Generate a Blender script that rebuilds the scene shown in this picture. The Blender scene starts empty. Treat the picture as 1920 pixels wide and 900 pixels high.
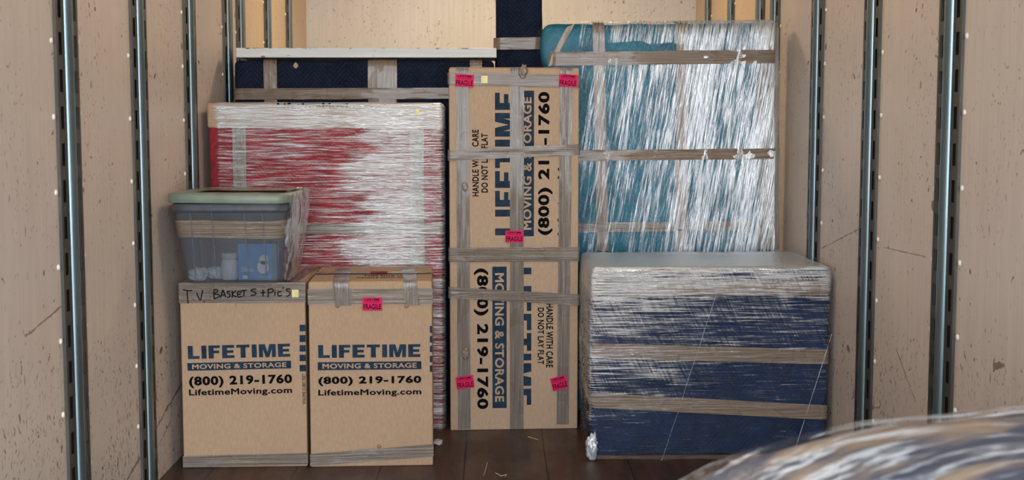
import bpy, bmesh, math, random
from mathutils import Vector, Matrix, noise as mnoise
random.seed(7)
S = bpy.context.scene
COL = S.collection
R = math.radians

# ------------------------------------------------------------------ camera
F, PITCH, YAW, CAMH = 2359.0, R(5.07), math.atan(30/2359.0), 1.25
cd = bpy.data.cameras.new('camera'); cam = bpy.data.objects.new('camera', cd); COL.objects.link(cam)
cam.location = (0, 0, CAMH); cam.rotation_euler = (R(90)-PITCH, 0, -YAW)
cd.sensor_width = 36; cd.lens = F/1920*36; cd.clip_start = .05
cd.dof.use_dof = True; cd.dof.focus_distance = 4.85; cd.dof.aperture_fstop = 5.0
S.camera = cam
# ------------------------------------------------------------------ colour management
S.view_settings.view_transform = 'Standard'; S.view_settings.look = 'None'
S.view_settings.gamma = 1; S.view_settings.use_curve_mapping = False
S.view_settings.exposure = 3.78
# ------------------------------------------------------------------ sky and lights
W = bpy.data.worlds.new('sky'); S.world = W; W.use_nodes = True
wn = W.node_tree; wn.nodes.clear()
wo = wn.nodes.new('ShaderNodeOutputWorld'); wb = wn.nodes.new('ShaderNodeBackground')
sky = wn.nodes.new('ShaderNodeTexSky'); sky.sky_type = 'HOSEK_WILKIE'; sky.turbidity = 6; sky.sun_direction = (0.3, .6, .75)
wm = wn.nodes.new('ShaderNodeMix'); wm.data_type = 'RGBA'; wm.inputs[0].default_value = .88
wn.links.new(sky.outputs[0], wm.inputs[6]); wm.inputs[7].default_value = (.86, .93, 1.0, 1)
wn.links.new(wm.outputs[2], wb.inputs[0]); wb.inputs[1].default_value = 1.0
wn.links.new(wb.outputs[0], wo.inputs[0])
# portal over the open rear of the truck, so that the sky is sampled through it
pl = bpy.data.lights.new('rear_opening_portal', 'AREA'); pl.shape = 'RECTANGLE'; pl.size = 2.47; pl.size_y = 2.6
pl.cycles.is_portal = True
po = bpy.data.objects.new('rear_opening_portal', pl); COL.objects.link(po)
po.location = (.03, -1.0, 1.3); po.rotation_euler = (R(90), 0, 0)
# added warm lights standing in for daylight glowing through the roof
WARM = (1.0, .78, .54)
ROOF_GLOW = [(0.0, 6.75, 2.64, 2.3), (0.0, 4.0, 2.64, .9)]

# ------------------------------------------------------------------ pixel -> metre helpers
def ray(px, py):
    u = (px-960)/F; v = (450-py)/F
    fy = math.cos(PITCH)+v*math.sin(PITCH); fz = -math.sin(PITCH)+v*math.cos(PITCH)
    return Vector((u*math.cos(YAW)+fy*math.sin(YAW), -u*math.sin(YAW)+fy*math.cos(YAW), fz))

class Thing:
    """an Empty at the base of a thing; on() reads a point of the photograph off one of its own front planes"""
    def __init__(s, name, label, cat, loc, rot=0, group=None):
        e = bpy.data.objects.new(name, None); COL.objects.link(e)
        e.empty_display_size = .1
        e.location = loc; e.rotation_euler = (0, 0, R(rot)); e['label'] = label; e['category'] = cat
        if group: e['group'] = group
        s.e = e; s.M = Matrix.Translation(loc) @ Matrix.Rotation(R(rot), 4, 'Z'); s.I = s.M.inverted()
    def on(s, px, py, yl=0.0):
        o = s.I @ Vector((0, 0, CAMH)); d = s.I.to_3x3() @ ray(px, py)
        p = o + d*((yl-o.y)/d.y); return p.x, p.z
    def top(s, px, py, zl):
        o = s.I @ Vector((0, 0, CAMH)); d = s.I.to_3x3() @ ray(px, py)
        p = o + d*((zl-o.z)/d.z); return p.x, p.y

def link(name, bm, mats, parent=None, smooth=False, recalc=True):
    if recalc: bmesh.ops.recalc_face_normals(bm, faces=bm.faces)
    me = bpy.data.meshes.new(name); bm.to_mesh(me); bm.free()
    for m in (mats if isinstance(mats, (list, tuple)) else [mats]): me.materials.append(m)
    if smooth: me.polygons.foreach_set('use_smooth', [True]*len(me.polygons))
    o = bpy.data.objects.new(name, me); COL.objects.link(o)
    if parent is not None: o.parent = parent.e if isinstance(parent, Thing) else parent
    return o
def struct(o): o['kind'] = 'structure'; return o
def tag(o, label, cat, group=None):
    o['label'] = label; o['category'] = cat
    if group: o['group'] = group
    return o

# ------------------------------------------------------------------ material helpers
class NT:
    def __init__(s, name):
        s.m = bpy.data.materials.new(name); s.m.use_nodes = True; s.t = s.m.node_tree; s.t.nodes.clear()
        s.out = s.n('ShaderNodeOutputMaterial'); s.tc = s.n('ShaderNodeTexCoord'); s.co = s.tc.outputs['Object']
        s.sx = s.n('ShaderNodeSeparateXYZ'); s.l(s.co, s.sx.inputs[0]); s.x, s.y, s.z = s.sx.outputs
    def n(s, t): return s.t.nodes.new(t)
    def l(s, a, b):
        if isinstance(a, bpy.types.NodeSocket): s.t.links.new(a, b)
        elif isinstance(a, (tuple, list)) and len(a) == 3 and b.type == 'RGBA': b.default_value = (*a, 1)
        else: b.default_value = a
    def map(s, scale=(1, 1, 1), rot=(0, 0, 0), loc=(0, 0, 0), co=None):
        m = s.n('ShaderNodeMapping'); s.l(co or s.co, m.inputs[0]); m.inputs['Location'].default_value = loc
        m.inputs['Rotation'].default_value = rot; m.inputs['Scale'].default_value = scale
        return m.outputs[0]
    def rotmap(s, rot, scale, loc=(0, 0, 0)):
        return s.map(scale=scale, loc=loc, co=s.map(rot=rot))
    def noise(s, v, scale=1, detail=3, rough=.5, dist=0):
        m = s.n('ShaderNodeTexNoise'); s.l(v, m.inputs['Vector']); m.inputs['Scale'].default_value = scale
        m.inputs['Detail'].default_value = detail; m.inputs['Roughness'].default_value = rough
        m.inputs['Distortion'].default_value = dist; return m.outputs['Fac']
    def M(s, op, a, b=0, c=0, clamp=False):
        m = s.n('ShaderNodeMath'); m.operation = op; m.use_clamp = clamp
        s.l(a, m.inputs[0]); s.l(b, m.inputs[1]); s.l(c, m.inputs[2]); return m.outputs[0]
    def add(s, a, b): return s.M('ADD', a, b)
    def mul(s, a, b): return s.M('MULTIPLY', a, b)
    def sstep(s, v, a, b, lo=0, hi=1):
        m = s.n('ShaderNodeMapRange'); m.interpolation_type = 'SMOOTHSTEP'
        s.l(v, m.inputs[0]); m.inputs[1].default_value = a; m.inputs[2].default_value = b
        m.inputs[3].default_value = lo; m.inputs[4].default_value = hi; return m.outputs[0]
    def mix(s, f, a, b):
        m = s.n('ShaderNodeMix'); m.data_type = 'RGBA'; s.l(f, m.inputs[0]); s.l(a, m.inputs[6]); s.l(b, m.inputs[7]); return m.outputs[2]
    def bump(s, h, strength=.5, dist=.01, normal=None):
        m = s.n('ShaderNodeBump'); s.l(h, m.inputs['Height']); m.inputs['Strength'].default_value = strength
        m.inputs['Distance'].default_value = dist
        if normal: s.l(normal, m.inputs['Normal'])
        return m.outputs[0]
    def prin(s, color, rough=.5, metal=0, normal=None, spec=.5, coat=0):
        p = s.n('ShaderNodeBsdfPrincipled'); s.l(color, p.inputs['Base Color']); s.l(rough, p.inputs['Roughness'])
        p.inputs['Metallic'].default_value = metal; p.inputs['Specular IOR Level'].default_value = spec
        p.inputs['Coat Weight'].default_value = coat
        if normal: s.l(normal, p.inputs['Normal'])
        return p.outputs[0]
    def mixs(s, f, a, b):
        m = s.n('ShaderNodeMixShader'); s.l(f, m.inputs[0]); s.t.links.new(a, m.inputs[1]); s.t.links.new(b, m.inputs[2]); return m.outputs[0]
    def transp(s, c=(1, 1, 1)): p = s.n('ShaderNodeBsdfTransparent'); s.l(c, p.inputs[0]); return p.outputs[0]
    def gloss(s, c, rough, normal=None):
        p = s.n('ShaderNodeBsdfAnisotropic'); s.l(c, p.inputs['Color']); s.l(rough, p.inputs['Roughness'])
        if normal: s.l(normal, p.inputs['Normal'])
        return p.outputs[0]
    def end(s, sh): s.t.links.new(sh, s.out.inputs[0]); return s.m

def plain(name, c, rough=.5, metal=0, spec=.5, var=.12):
    t = NT(name); n = t.noise(t.co, 30, 3)
    return t.end(t.prin(t.mix(t.sstep(n, .3, .7), tuple(v*(1-var) for v in c), tuple(min(1, v*(1+var)) for v in c)), rough, metal, spec=spec))

def wall_mat(name, base, warm, marks=1.0, side=True, scratches=(), seam=5.93):
    t = NT(name)
    u = t.y if side else t.x
    cmb = t.n('ShaderNodeCombineXYZ'); t.l(u, cmb.inputs[0]); t.l(t.z, cmb.inputs[1]); uv = cmb.outputs[0]
    grain = t.noise(t.map((60, 2.2, 1), co=uv), 1, 4, .6)
    blot = t.noise(uv, 2.2, 4, .6)
    c = t.mix(t.sstep(grain, .3, .75), base, tuple(v*.90 for v in base))
    c = t.mix(t.mul(t.sstep(blot, .45, .75), .3), c, tuple(v*.82 for v in base))
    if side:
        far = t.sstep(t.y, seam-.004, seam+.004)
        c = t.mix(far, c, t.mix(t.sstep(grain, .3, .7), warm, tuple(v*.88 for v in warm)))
    low = t.sstep(t.z, .05, .8, .045, 0)
    dirt = t.noise(uv, 3.1, 3)
    dm = t.mul(t.sstep(dirt, .4, .6), .04)
    def spots(sc, thr, seed, rot=0):
        v = t.map(sc, co=t.map(rot=(0, 0, rot), loc=(seed, seed*1.7, 0), co=uv))
        n = t.add(t.add(t.noise(v, 1, 2, .5, .4), low), dm)
        return t.sstep(n, thr, thr+.025)
    mk = spots((40, 34, 1), .722, 1)
    mk = t.M('MAXIMUM', mk, spots((150, 26, 1), .712, 5, .08))
    mk = t.M('MAXIMUM', mk, spots((120, 22, 1), .728, 9, -.6))
    mk = t.M('MAXIMUM', mk, spots((120, 20, 1), .735, 13, .9))
    mk = t.M('MAXIMUM', mk, spots((16, 12, 1), .755, 21, .4))
    ln = t.noise(uv, 4.5, 2, .5, .6)
    line = t.M('SUBTRACT', 1, t.sstep(t.M('ABSOLUTE', t.M('SUBTRACT', ln, .56)), .0012, .0035))
    lm = t.sstep(t.noise(t.map(loc=(31, 7, 0), co=uv), 3.3, 2), .6, .66)
    mk = t.M('MAXIMUM', mk, t.mul(t.mul(line, lm), .55))
    for (u0, v0, u1, v1, w) in scratches:          # gouges: distance to a segment, edge broken by noise
        du, dv = u1-u0, v1-v0; L = math.hypot(du, dv); du /= L; dv /= L
        a = t.M('SUBTRACT', u, u0); b = t.M('SUBTRACT', t.z, v0)
        al = t.add(t.mul(a, du), t.mul(b, dv)); pe = t.add(t.mul(a, -dv), t.mul(b, du))
        wob = t.mul(t.M('SUBTRACT', t.noise(uv, 14, 3), .5), w*3)
        pe = t.M('ABSOLUTE', t.add(pe, wob)); th = t.mul(t.M('SUBTRACT', t.noise(t.map(loc=(3, 5, 0), co=uv), 30, 3), .25), w*3)
        inside = t.mul(t.M('GREATER_THAN', al, 0), t.M('LESS_THAN', al, L))
        mk = t.M('MAXIMUM', mk, t.mul(inside, t.mul(t.M('LESS_THAN', pe, th), .85)))
    mc = t.mix(t.sstep(t.noise(uv, 6, 2), .35, .65), (.075, .04, .022), (.2, .115, .065))
    c = t.mix(t.mul(mk, .85*marks), c, mc)
    h = t.add(t.mul(grain, .3), t.mul(mk, -1))
    return t.end(t.prin(c, t.sstep(blot, .3, .7, .34, .5), normal=t.bump(h, .35, .002), spec=.4))

PAINT = (.635, .545, .475)
M = {}
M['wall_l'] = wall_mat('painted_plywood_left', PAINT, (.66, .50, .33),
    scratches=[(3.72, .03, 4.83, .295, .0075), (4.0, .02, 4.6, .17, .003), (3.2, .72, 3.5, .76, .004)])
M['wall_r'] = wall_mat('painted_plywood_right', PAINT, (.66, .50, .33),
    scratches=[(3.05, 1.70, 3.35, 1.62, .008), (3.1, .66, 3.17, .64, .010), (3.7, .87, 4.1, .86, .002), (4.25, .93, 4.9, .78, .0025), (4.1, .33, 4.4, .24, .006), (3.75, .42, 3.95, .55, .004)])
M['wall_b'] = wall_mat('painted_panel_back', (.78, .73, .66), (.7, .6, .5), side=False, marks=.8)

def floor_mat():
    t = NT('hardwood_floor')
    p = t.add(t.mul(t.x, 1/.308), .39)
    fr = t.M('FRACT', p); pid = t.M('FLOOR', p)
    seam = t.M('SUBTRACT', 1, t.sstep(t.M('MINIMUM', fr, t.M('SUBTRACT', 1, fr)), .004, .014))
    lam = t.M('FRACT', t.mul(t.x, 1/.034))
    lamid = t.M('FLOOR', t.mul(t.x, 1/.034))
    wn_ = t.n('ShaderNodeTexWhiteNoise'); wn_.noise_dimensions = '2D'
    cb = t.n('ShaderNodeCombineXYZ'); t.l(lamid, cb.inputs[0]); t.l(t.M('FLOOR', t.mul(t.add(t.y, t.mul(lamid, .37)), 1.4)), cb.inputs[1])
    t.l(cb.outputs[0], wn_.inputs['Vector'])
    g = t.noise(t.map((70, 4, 1)), 1, 5, .65)
    worn = t.noise(t.map((3, 1.2, 1)), 1.6, 5, .65)
    c = t.mix(wn_.outputs['Value'], (.040, .019, .013), (.080, .036, .021))
    c = t.mix(t.mul(t.sstep(g, .35, .7), .7), c, (.028, .014, .010))
    c = t.mix(t.mul(t.sstep(worn, .5, .72), .45), c, (.12, .065, .040))
    c = t.mix(seam, c, (.006, .004, .003))
    h = t.add(t.mul(g, .3), t.mul(seam, -1.5))
    return t.end(t.prin(c, t.sstep(worn, .35, .7, .33, .55), normal=t.bump(h, .5, .003), spec=.45))
M['floor'] = floor_mat()
M['ceiling'] = plain('roof_sheet', (.72, .70, .66), .6)
M['ground'] = plain('yard_concrete', (.36, .35, .33), .9)
M['steel'] = (lambda t: t.end(t.prin(t.mix(t.sstep(t.noise(t.map((40, 40, 3)), 1, 4), .3, .7), (.155, .215, .24), (.22, .285, .31)), .40, .85, spec=.6)))(NT('galvanised_steel_tube'))
M['flange'] = (lambda t: t.end(t.prin(t.mix(t.sstep(t.noise(t.map((20, 20, 4)), 1, 4), .4, .7), (.075, .072, .062), (.11, .10, .082)), .5, .55)))(NT('dark_steel_flange'))
M['dark'] = plain('painted_slot_shade', (.012, .012, .012), .8)
M['rivet'] = plain('white_rivet_paint', (.80, .76, .70), .4)

def cardboard(name, base=(.47, .315, .20)):
    t = NT(name)
    fib = t.noise(t.map((140, 140, 40)), 1, 4, .6); blot = t.noise(t.co, 5, 4, .6)
    fl = t.n('ShaderNodeTexWave'); fl.wave_type = 'BANDS'; fl.bands_direction = 'X'; t.l(t.co, fl.inputs[0]); fl.inputs['Scale'].default_value = 42; fl.inputs['Distortion'].default_value = .6
    c = t.mix(t.sstep(fib, .3, .7), base, tuple(v*.86 for v in base))
    c = t.mix(t.mul(t.sstep(blot, .45, .8), .5), c, tuple(v*.84 for v in base))
    h = t.add(t.mul(fl.outputs[0], .25), t.add(t.mul(blot, 2), t.mul(fib, .2)))
    return t.end(t.prin(c, .72, normal=t.bump(h, .25, .002), spec=.25))
M['card'] = cardboard('kraft_cardboard')
M['card_pale'] = cardboard('pale_kraft_cardboard', (.475, .335, .225))
M['card_edge'] = cardboard('cut_cardboard_edge', (.33, .21, .13))
M['ink_navy'] = plain('navy_print', (.014, .032, .058), .7, var=.3, spec=.15)
M['ink_black'] = plain('black_print', (.006, .0055, .006), .8, spec=.1)
M['ink_card'] = plain('cardboard_left_bare', (.50, .35, .235), .75)
M['marker'] = plain('black_marker', (.003, .003, .003), .8, spec=.1)
M['pink'] = plain('neon_pink_paper', (.66, .010, .10), .6, var=.05, spec=.2)
M['yellow'] = plain('yellow_paper', (.75, .66, .30), .5)

def quilt(name, base, line, period=.14, gap=.022, rough=.85):
    t = NT(name)
    tri = t.M('ABSOLUTE', t.M('SUBTRACT', t.M('FRACT', t.mul(t.x, 1/period)), .5))
    v = t.add(t.z, t.mul(tri, period*1.1)); v = t.add(v, t.mul(t.M('SUBTRACT', t.noise(t.co, 6, 2), .5), .02))
    fr = t.M('FRACT', t.mul(v, 1/gap)); e = t.M('MINIMUM', fr, t.M('SUBTRACT', 1, fr))
    st = t.M('SUBTRACT', 1, t.sstep(e, .03, .09))
    dash = t.sstep(t.noise(t.map((160, 160, 160)), 1, 1), .42, .55)
    weave = t.noise(t.co, 260, 2); w2 = t.noise(t.co, 9, 4, .6)
    c = t.mix(t.sstep(w2, .35, .7), base, tuple(q*.6 for q in base))
    c = t.mix(t.mul(t.mul(st, dash), .8), c, line)
    h = t.add(t.mul(t.sstep(e, 0, .35), 1.0), t.add(t.mul(w2, 2.5), t.mul(weave, .1)))
    return t.end(t.prin(c, rough, normal=t.bump(h, .4, .003), spec=.12))
M['q_navy'] = quilt('navy_quilted_blanket', (.009, .015, .034), (.035, .05, .08))
M['q_blue'] = quilt('blue_quilted_blanket', (.006, .023, .072), (.014, .036, .10))
M['q_teal'] = quilt('teal_quilted_blanket', (.010, .16, .245), (.012, .19, .28), .1, .02)
M['q_red'] = quilt('red_quilted_blanket', (.30, .008, .020), (.33, .015, .03), .12, .02)
M['grey_fab'] = plain('grey_blue_upholstery', (.10, .105, .14), .8)
M['tan_fab'] = plain('tan_upholstery', (.36, .27, .2), .8)

def tape_mat(name, base, axis, gloss=.16, alpha=1.0):
    t = NT(name)
    sc = [170, 170, 170]; sc[axis] = 3.5
    if axis != 1: sc[1] = 20
    n1 = t.noise(t.map(tuple(sc)), 1, 4, .6, .5); sc2 = [v*.35 for v in sc]
    n2 = t.noise(t.map(tuple(sc2), loc=(3, 1, 8)), 1, 3, .55, .8)
    c = t.mix(t.sstep(n1, .3, .7), base, tuple(v*.7 for v in base))
    h = t.add(n1, t.mul(n2, 1.8)); nb = t.bump(h, 1.0, .006)
    pat = t.noise(t.map((7, 7, 7), loc=(2, 4, 6)), 1, 2)
    sh = t.prin(c, t.sstep(pat, .38, .62, gloss-.03, .48), normal=nb, spec=.7, coat=.3)
    if alpha < 1: sh = t.mixs(t.sstep(n2, .3, .7, alpha-.08, min(1, alpha+.1)), t.transp(), sh)
    return t.end(sh)
TB = (.25, .18, .125)
M['tape_h'] = tape_mat('packing_tape_across', TB, 0)
M['tape_v'] = tape_mat('packing_tape_upright', TB, 2)
M['tape_hg'] = tape_mat('grey_packing_tape_across', (.235, .19, .15), 0, .24, .93)
M['tape_vg'] = tape_mat('grey_packing_tape_upright', (.24, .20, .16), 2, .24, .93)
M['tape_d'] = tape_mat('packing_tape_slanted', (.33, .215, .12), 2)

def film(name, scale, rot=(0, 0, 0), bias=.0, macro=.35, mscale=2.5, milk=(.82, .91, 1.0), clear=.035, amount=.75,
         rough=.17, cover=None, bumpd=.006, w2=.45, milkw=.45, edge=(.50, .62), fine=2.6, scale2=None, rot2=None):
    """stretch film: streaks of gathered, milky layers, their white partly painted-in highlights, between clear ones; all of it glossy"""
    t = NT(name)
    n1 = t.noise(t.rotmap(rot, scale), 1, 4, .62, .35)
    n2 = t.noise(t.rotmap(rot2 or rot, scale2 or tuple(v*fine for v in scale), (5, 2, 9)), 1, 3, .6, .2)
    mac = t.noise(t.rotmap(rot, tuple(min(8, max(1, v*.09)) for v in scale), (1, 7, 3)), mscale, 3, .55, .7)
    v = t.add(t.mul(n1, 1-w2), t.mul(n2, w2))
    v = t.add(v, t.add(t.mul(t.M('SUBTRACT', mac, .5), macro), bias))
    if cover is not None: v = t.add(v, cover(t))
    mask = t.sstep(v, edge[0], edge[1])
    nb = t.bump(t.add(n1, t.add(t.mul(n2, .6), t.mul(mac, 2.0))), 1.0, bumpd)
    d = t.n('ShaderNodeBsdfDiffuse'); t.l(milk, d.inputs[0]); t.l(nb, d.inputs['Normal'])
    g = t.gloss((1, 1, 1), rough, nb)
    body = t.mixs(milkw, g, d.outputs[0])
    sh = t.mixs(t.mul(mask, amount), t.mixs(clear, t.transp(), g), body)
    return t.end(sh)

# ------------------------------------------------------------------ mesh helpers
def box_bm(bm, x0, x1, y0, y1, z0, z1, bev=0, seg=2, mi=0, rot=None, piv=None):
    g = bmesh.ops.create_cube(bm, size=1); vs = g['verts']
    for v in vs: v.co = Vector(((x0+x1)/2+v.co.x*(x1-x0), (y0+y1)/2+v.co.y*(y1-y0), (z0+z1)/2+v.co.z*(z1-z0)))
    fs = {f for v in vs for f in v.link_faces}
    if bev:
        es = list({e for v in vs for e in v.link_edges})
        r = bmesh.ops.bevel(bm, geom=es, offset=bev, segments=seg, affect='EDGES', profile=.5)
        vs = list({v for f in r['faces'] for v in f.verts}); fs = {f for v in vs for f in v.link_faces}
    for f in fs: f.material_index = mi
    if rot is not None: bmesh.ops.rotate(bm, verts=vs, cent=piv or (0, 0, 0), matrix=rot)
    return vs

def axis_pts(lo, hi, r, step):
    a = [lo+r*k for k in (0, .12, .35, .65, 1)]; b = [hi-r*k for k in (1, .65, .35, .12, 0)]
    n = max(1, int((hi-lo-2*r)/step)); mid = [lo+r+(hi-lo-2*r)*i/n for i in range(1, n)]
    return a+mid+b
def fbm(p, f, seed=0): return mnoise.fractal(Vector((p.x*f+seed, p.y*f+seed*1.3, p.z*f-seed)), .8, 2.0, 3)

def soft_box(lo, hi, r=.03, step=.04, grow=0, amp=.004, freq=5, seed=0, warp=None, fine=0, stretch=(1, 1, 1)):
    """a rounded, slightly lumpy box, as a padded or wrapped thing has; grow pushes the skin outwards"""
    bm = bmesh.new(); X = axis_pts(lo[0], hi[0], r, step); Y = axis_pts(lo[1], hi[1], r, step); Z = axis_pts(lo[2], hi[2], r, step)
    def grid(f, A, B):
        vs = [[bm.verts.new(f(a, b)) for b in B] for a in A]
        for i in range(len(A)-1):
            for j in range(len(B)-1): bm.faces.new((vs[i][j], vs[i+1][j], vs[i+1][j+1], vs[i][j+1]))
    for x in (lo[0], hi[0]): grid(lambda a, b, x=x: (x, a, b), Y, Z)
    for y in (lo[1], hi[1]): grid(lambda a, b, y=y: (a, y, b), X, Z)
    for z in (lo[2], hi[2]): grid(lambda a, b, z=z: (a, b, z), X, Y)
    bmesh.ops.remove_doubles(bm, verts=bm.verts, dist=1e-5)
    for v in bm.verts:
        p = v.co.copy(); q = Vector([min(max(p[i], lo[i]+r), hi[i]-r) for i in range(3)]); d = p-q
        if d.length < 1e-7: continue
        n = d.normalized(); s = Vector((p.x*stretch[0], p.y*stretch[1], p.z*stretch[2]))
        k = amp*fbm(s, freq, seed)
        if fine: k += fine*fbm(Vector((p.x*stretch[0], p.y*stretch[1], p.z*stretch[2])), freq*5, seed+4)
        w = q + n*(r+grow+k)
        if lo[2] == 0 and w.z < .001: w.z = .001
        if warp: w = warp(w, n)
        v.co = w
    bmesh.ops.recalc_face_normals(bm, faces=bm.faces)
    return bm

def ribbon(path, wdir, width, seed=0, step=.02, across=6, amp=.0015, edge=.06):
    """a strip of tape along path = [(point, normal)], with wrinkles that run along it and wobbling edges"""
    bm = bmesh.new(); P = []
    for (a, na), (b, nb) in zip(path[:-1], path[1:]):
        n = max(1, int((b-a).length/step))
        for i in range(n): P.append((a.lerp(b, i/n), na.lerp(nb, i/n).normalized()))
    P.append(path[-1]); rows = []; s = 0
    for i, (p, n) in enumerate(P):
        if i: s += (p-P[i-1][0]).length
        w = wdir(p) if callable(wdir) else wdir
        wl = 1+edge*mnoise.noise(Vector((s*6, seed, 0))); wr = 1+edge*mnoise.noise(Vector((s*6, seed+9, 0)))
        row = []
        for j in range(across+1):
            t = j/across*2-1; k = t*width/2*(wl if t < 0 else wr)
            h = amp*(mnoise.noise(Vector((s*5, j*1.7+seed, 0)))+.5*mnoise.noise(Vector((s*14, j*2.9+seed, 3))))
            row.append(bm.verts.new(p+w*k+n*h))
        rows.append(row)
    for i in range(len(rows)-1):
        for j in range(across): bm.faces.new((rows[i][j], rows[i+1][j], rows[i+1][j+1], rows[i][j+1]))
    return bm
V = Vector
def arc(c, r, a0, a1, n, plane, fixed):
    out = []
    for i in range(n+1):
        a = a0+(a1-a0)*i/n; u, w = math.cos(a), math.sin(a)
        if plane == 'xy': out.append((V((c[0]+r*u, c[1]+r*w, fixed)), V((u, w, 0))))
        else: out.append((V((fixed, c[0]+r*u, c[1]+r*w)), V((0, u, w))))
    return out
def band_h(x0, x1, y0, yb, r, g, zl, zr, sides='lr', xa=None, xb=None):
    """tape round the front of a box at height zl (left) to zr (right), on to its sides"""
    f = lambda x: zl+(zr-zl)*(x-x0)/(x1-x0); pts = []
    if 'l' in sides:
        pts.append((V((x0-g, yb, 0)), V((-1, 0, 0)))); pts += arc((x0+r, y0+r), r+g, math.pi, 1.5*math.pi, 5, 'xy', 0)
    else: pts.append((V((xa if xa is not None else x0, y0-g, 0)), V((0, -1, 0))))
    if 'r' in sides:
        pts += arc((x1-r, y0+r), r+g, 1.5*math.pi, 2*math.pi, 5, 'xy', 0); pts.append((V((x1+g, yb, 0)), V((1, 0, 0))))
    else: pts.append((V((xb if xb is not None else x1, y0-g, 0)), V((0, -1, 0))))
    return [(V((p.x, p.y, f(min(max(p.x, x0), x1)))), n) for p, n in pts]
def band_v(xt, xb, y0, zt, zb, r, g, yback=None):
    """tape up the front of a box and back over its top"""
    pts = [(V((xb, y0-g, zb)), V((0, -1, 0))), (V((xt, y0-g, zt-r)), V((0, -1, 0)))]
    if yback is not None:
        pts += arc((y0+r, zt-r), r+g, math.pi, math.pi/2, 5, 'yz', xt)[1:]; pts.append((V((xt, yback, zt+g)), V((0, 0, 1))))
    else: pts.append((V((xt, y0-g, zt)), V((0, -1, 0))))
    return pts

# ------------------------------------------------------------------ lettering
_tc = {}
def text_verts(s, bold):
    if (s, bold) not in _tc:
        cu = bpy.data.curves.new('lettering', 'FONT'); cu.body = s; cu.resolution_u = 3; cu.space_character = 1+bold*2.6
        ob = bpy.data.objects.new('lettering', cu); COL.objects.link(ob)
        me = bpy.data.meshes.new_from_object(ob.evaluated_get(bpy.context.evaluated_depsgraph_get()))
        vs = [v.co.copy() for v in me.vertices]; fs = [tuple(p.vertices) for p in me.polygons]
        if bold:                       # stroke the outline to make the letters heavy
            cnt = {}
            for f in fs:
                for a, b in zip(f, f[1:]+f[:1]): k = (min(a, b), max(a, b)); cnt[k] = cnt.get(k, 0)+1
            for (a, b), c in cnt.items():
                if c != 1: continue
                p, q = vs[a], vs[b]; d = q-p
                if d.length < 1e-6: continue
                d = d.normalized(); n = Vector((-d.y, d.x, 0))*bold; e = d*bold*.75; k = len(vs)
                vs += [p-n-e, q-n+e, q+n+e, p+n-e]; fs.append((k, k+1, k+2, k+3))
        bpy.data.objects.remove(ob); bpy.data.curves.remove(cu); bpy.data.meshes.remove(me)
        x0 = min(v.x for v in vs); x1 = max(v.x for v in vs); y0 = min(v.y for v in vs); y1 = max(v.y for v in vs)
        _tc[(s, bold)] = ([((v.x-x0)/(x1-x0), (v.y-y0)/(y1-y0)) for v in vs], fs)
    return _tc[(s, bold)]
def block_letters(s):
    W_ = {'L': .62, 'I': .27, 'F': .62, 'E': .66, 'T': .72, 'M': .92}; a = .27; b = .215; x = 0; q = []
    def rc(x0, y0, x1, y1): q.append([(x0, y0), (x1, y0), (x1, y1), (x0, y1)])
    for ch in s:
        w = W_[ch]
        if ch in 'LIFE': rc(x, 0, x+a, 1)
        if ch == 'L': rc(x+a, 0, x+w, b)
        if ch in 'FE': rc(x+a, 1-b, x+w, 1); rc(x+a, .40, x+w-.05, .40+b*.93)
        if ch == 'E': rc(x+a, 0, x+w, b)
        if ch == 'T': rc(x, 1-b, x+w, 1); rc(x+w/2-a/2, 0, x+w/2+a/2, 1-b)
        if ch == 'M':
            rc(x, 0, x+.22, 1); rc(x+w-.22, 0, x+w, 1)
            q.append([(x+.22, 1), (x+.22, .62), (x+w/2-.1, 0), (x+w/2, 0), (x+w/2, .40), (x+.34, 1)])
            q.append([(x+w-.34, 1), (x+w/2, .40), (x+w/2, 0), (x+w/2+.1, 0), (x+w-.22, .62), (x+w-.22, 1)])
        x += w+.115
    x -= .115; vs = []; fs = []
    for p in q: fs.append(tuple(range(len(vs), len(vs)+len(p)))); vs += [(u/x, v) for u, v in p]
    return vs, fs
def letter(name, s, parent, x0, z0, w, h, y, mat, ang=0, bold=.03, block=False, top=None, skew=0):
    """lettering on a front face: the box (x0,z0,w,h) is the reading box; ang turns it about its lower left corner;
    top=z lays it on a horizontal face at that height instead, x0,z0 then being x,y"""
    vs, fs = block_letters(s) if block else text_verts(s, bold)
    ca, sa = math.cos(R(ang)), math.sin(R(ang)); bm = bmesh.new(); out = []
    for u, v in vs:
        a, b = u*w+v*h*skew, v*h; X = x0+a*ca-b*sa; Z = z0+a*sa+b*ca
        out.append(bm.verts.new((X, Z, top) if top is not None else (X, y, Z)))
    for f in fs:
        try: bm.faces.new([out[i] for i in f])
        except ValueError: pass
    return link(name, bm, mat, parent, recalc=False)
def patch(name, parent, pts, y, mat, top=None, thick=.0004):
    bm = bmesh.new(); a = []
    for (x, z) in pts: a.append(bm.verts.new((x, z, top) if top is not None else (x, y, z)))
    f = bm.faces.new(a); r = bmesh.ops.extrude_face_region(bm, geom=[f])
    d = V((0, 0, -thick)) if top is not None else V((0, thick, 0))
    for v in r['geom']:
        if isinstance(v, bmesh.types.BMVert): v.co += d
    return link(name, bm, mat, parent)
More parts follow.
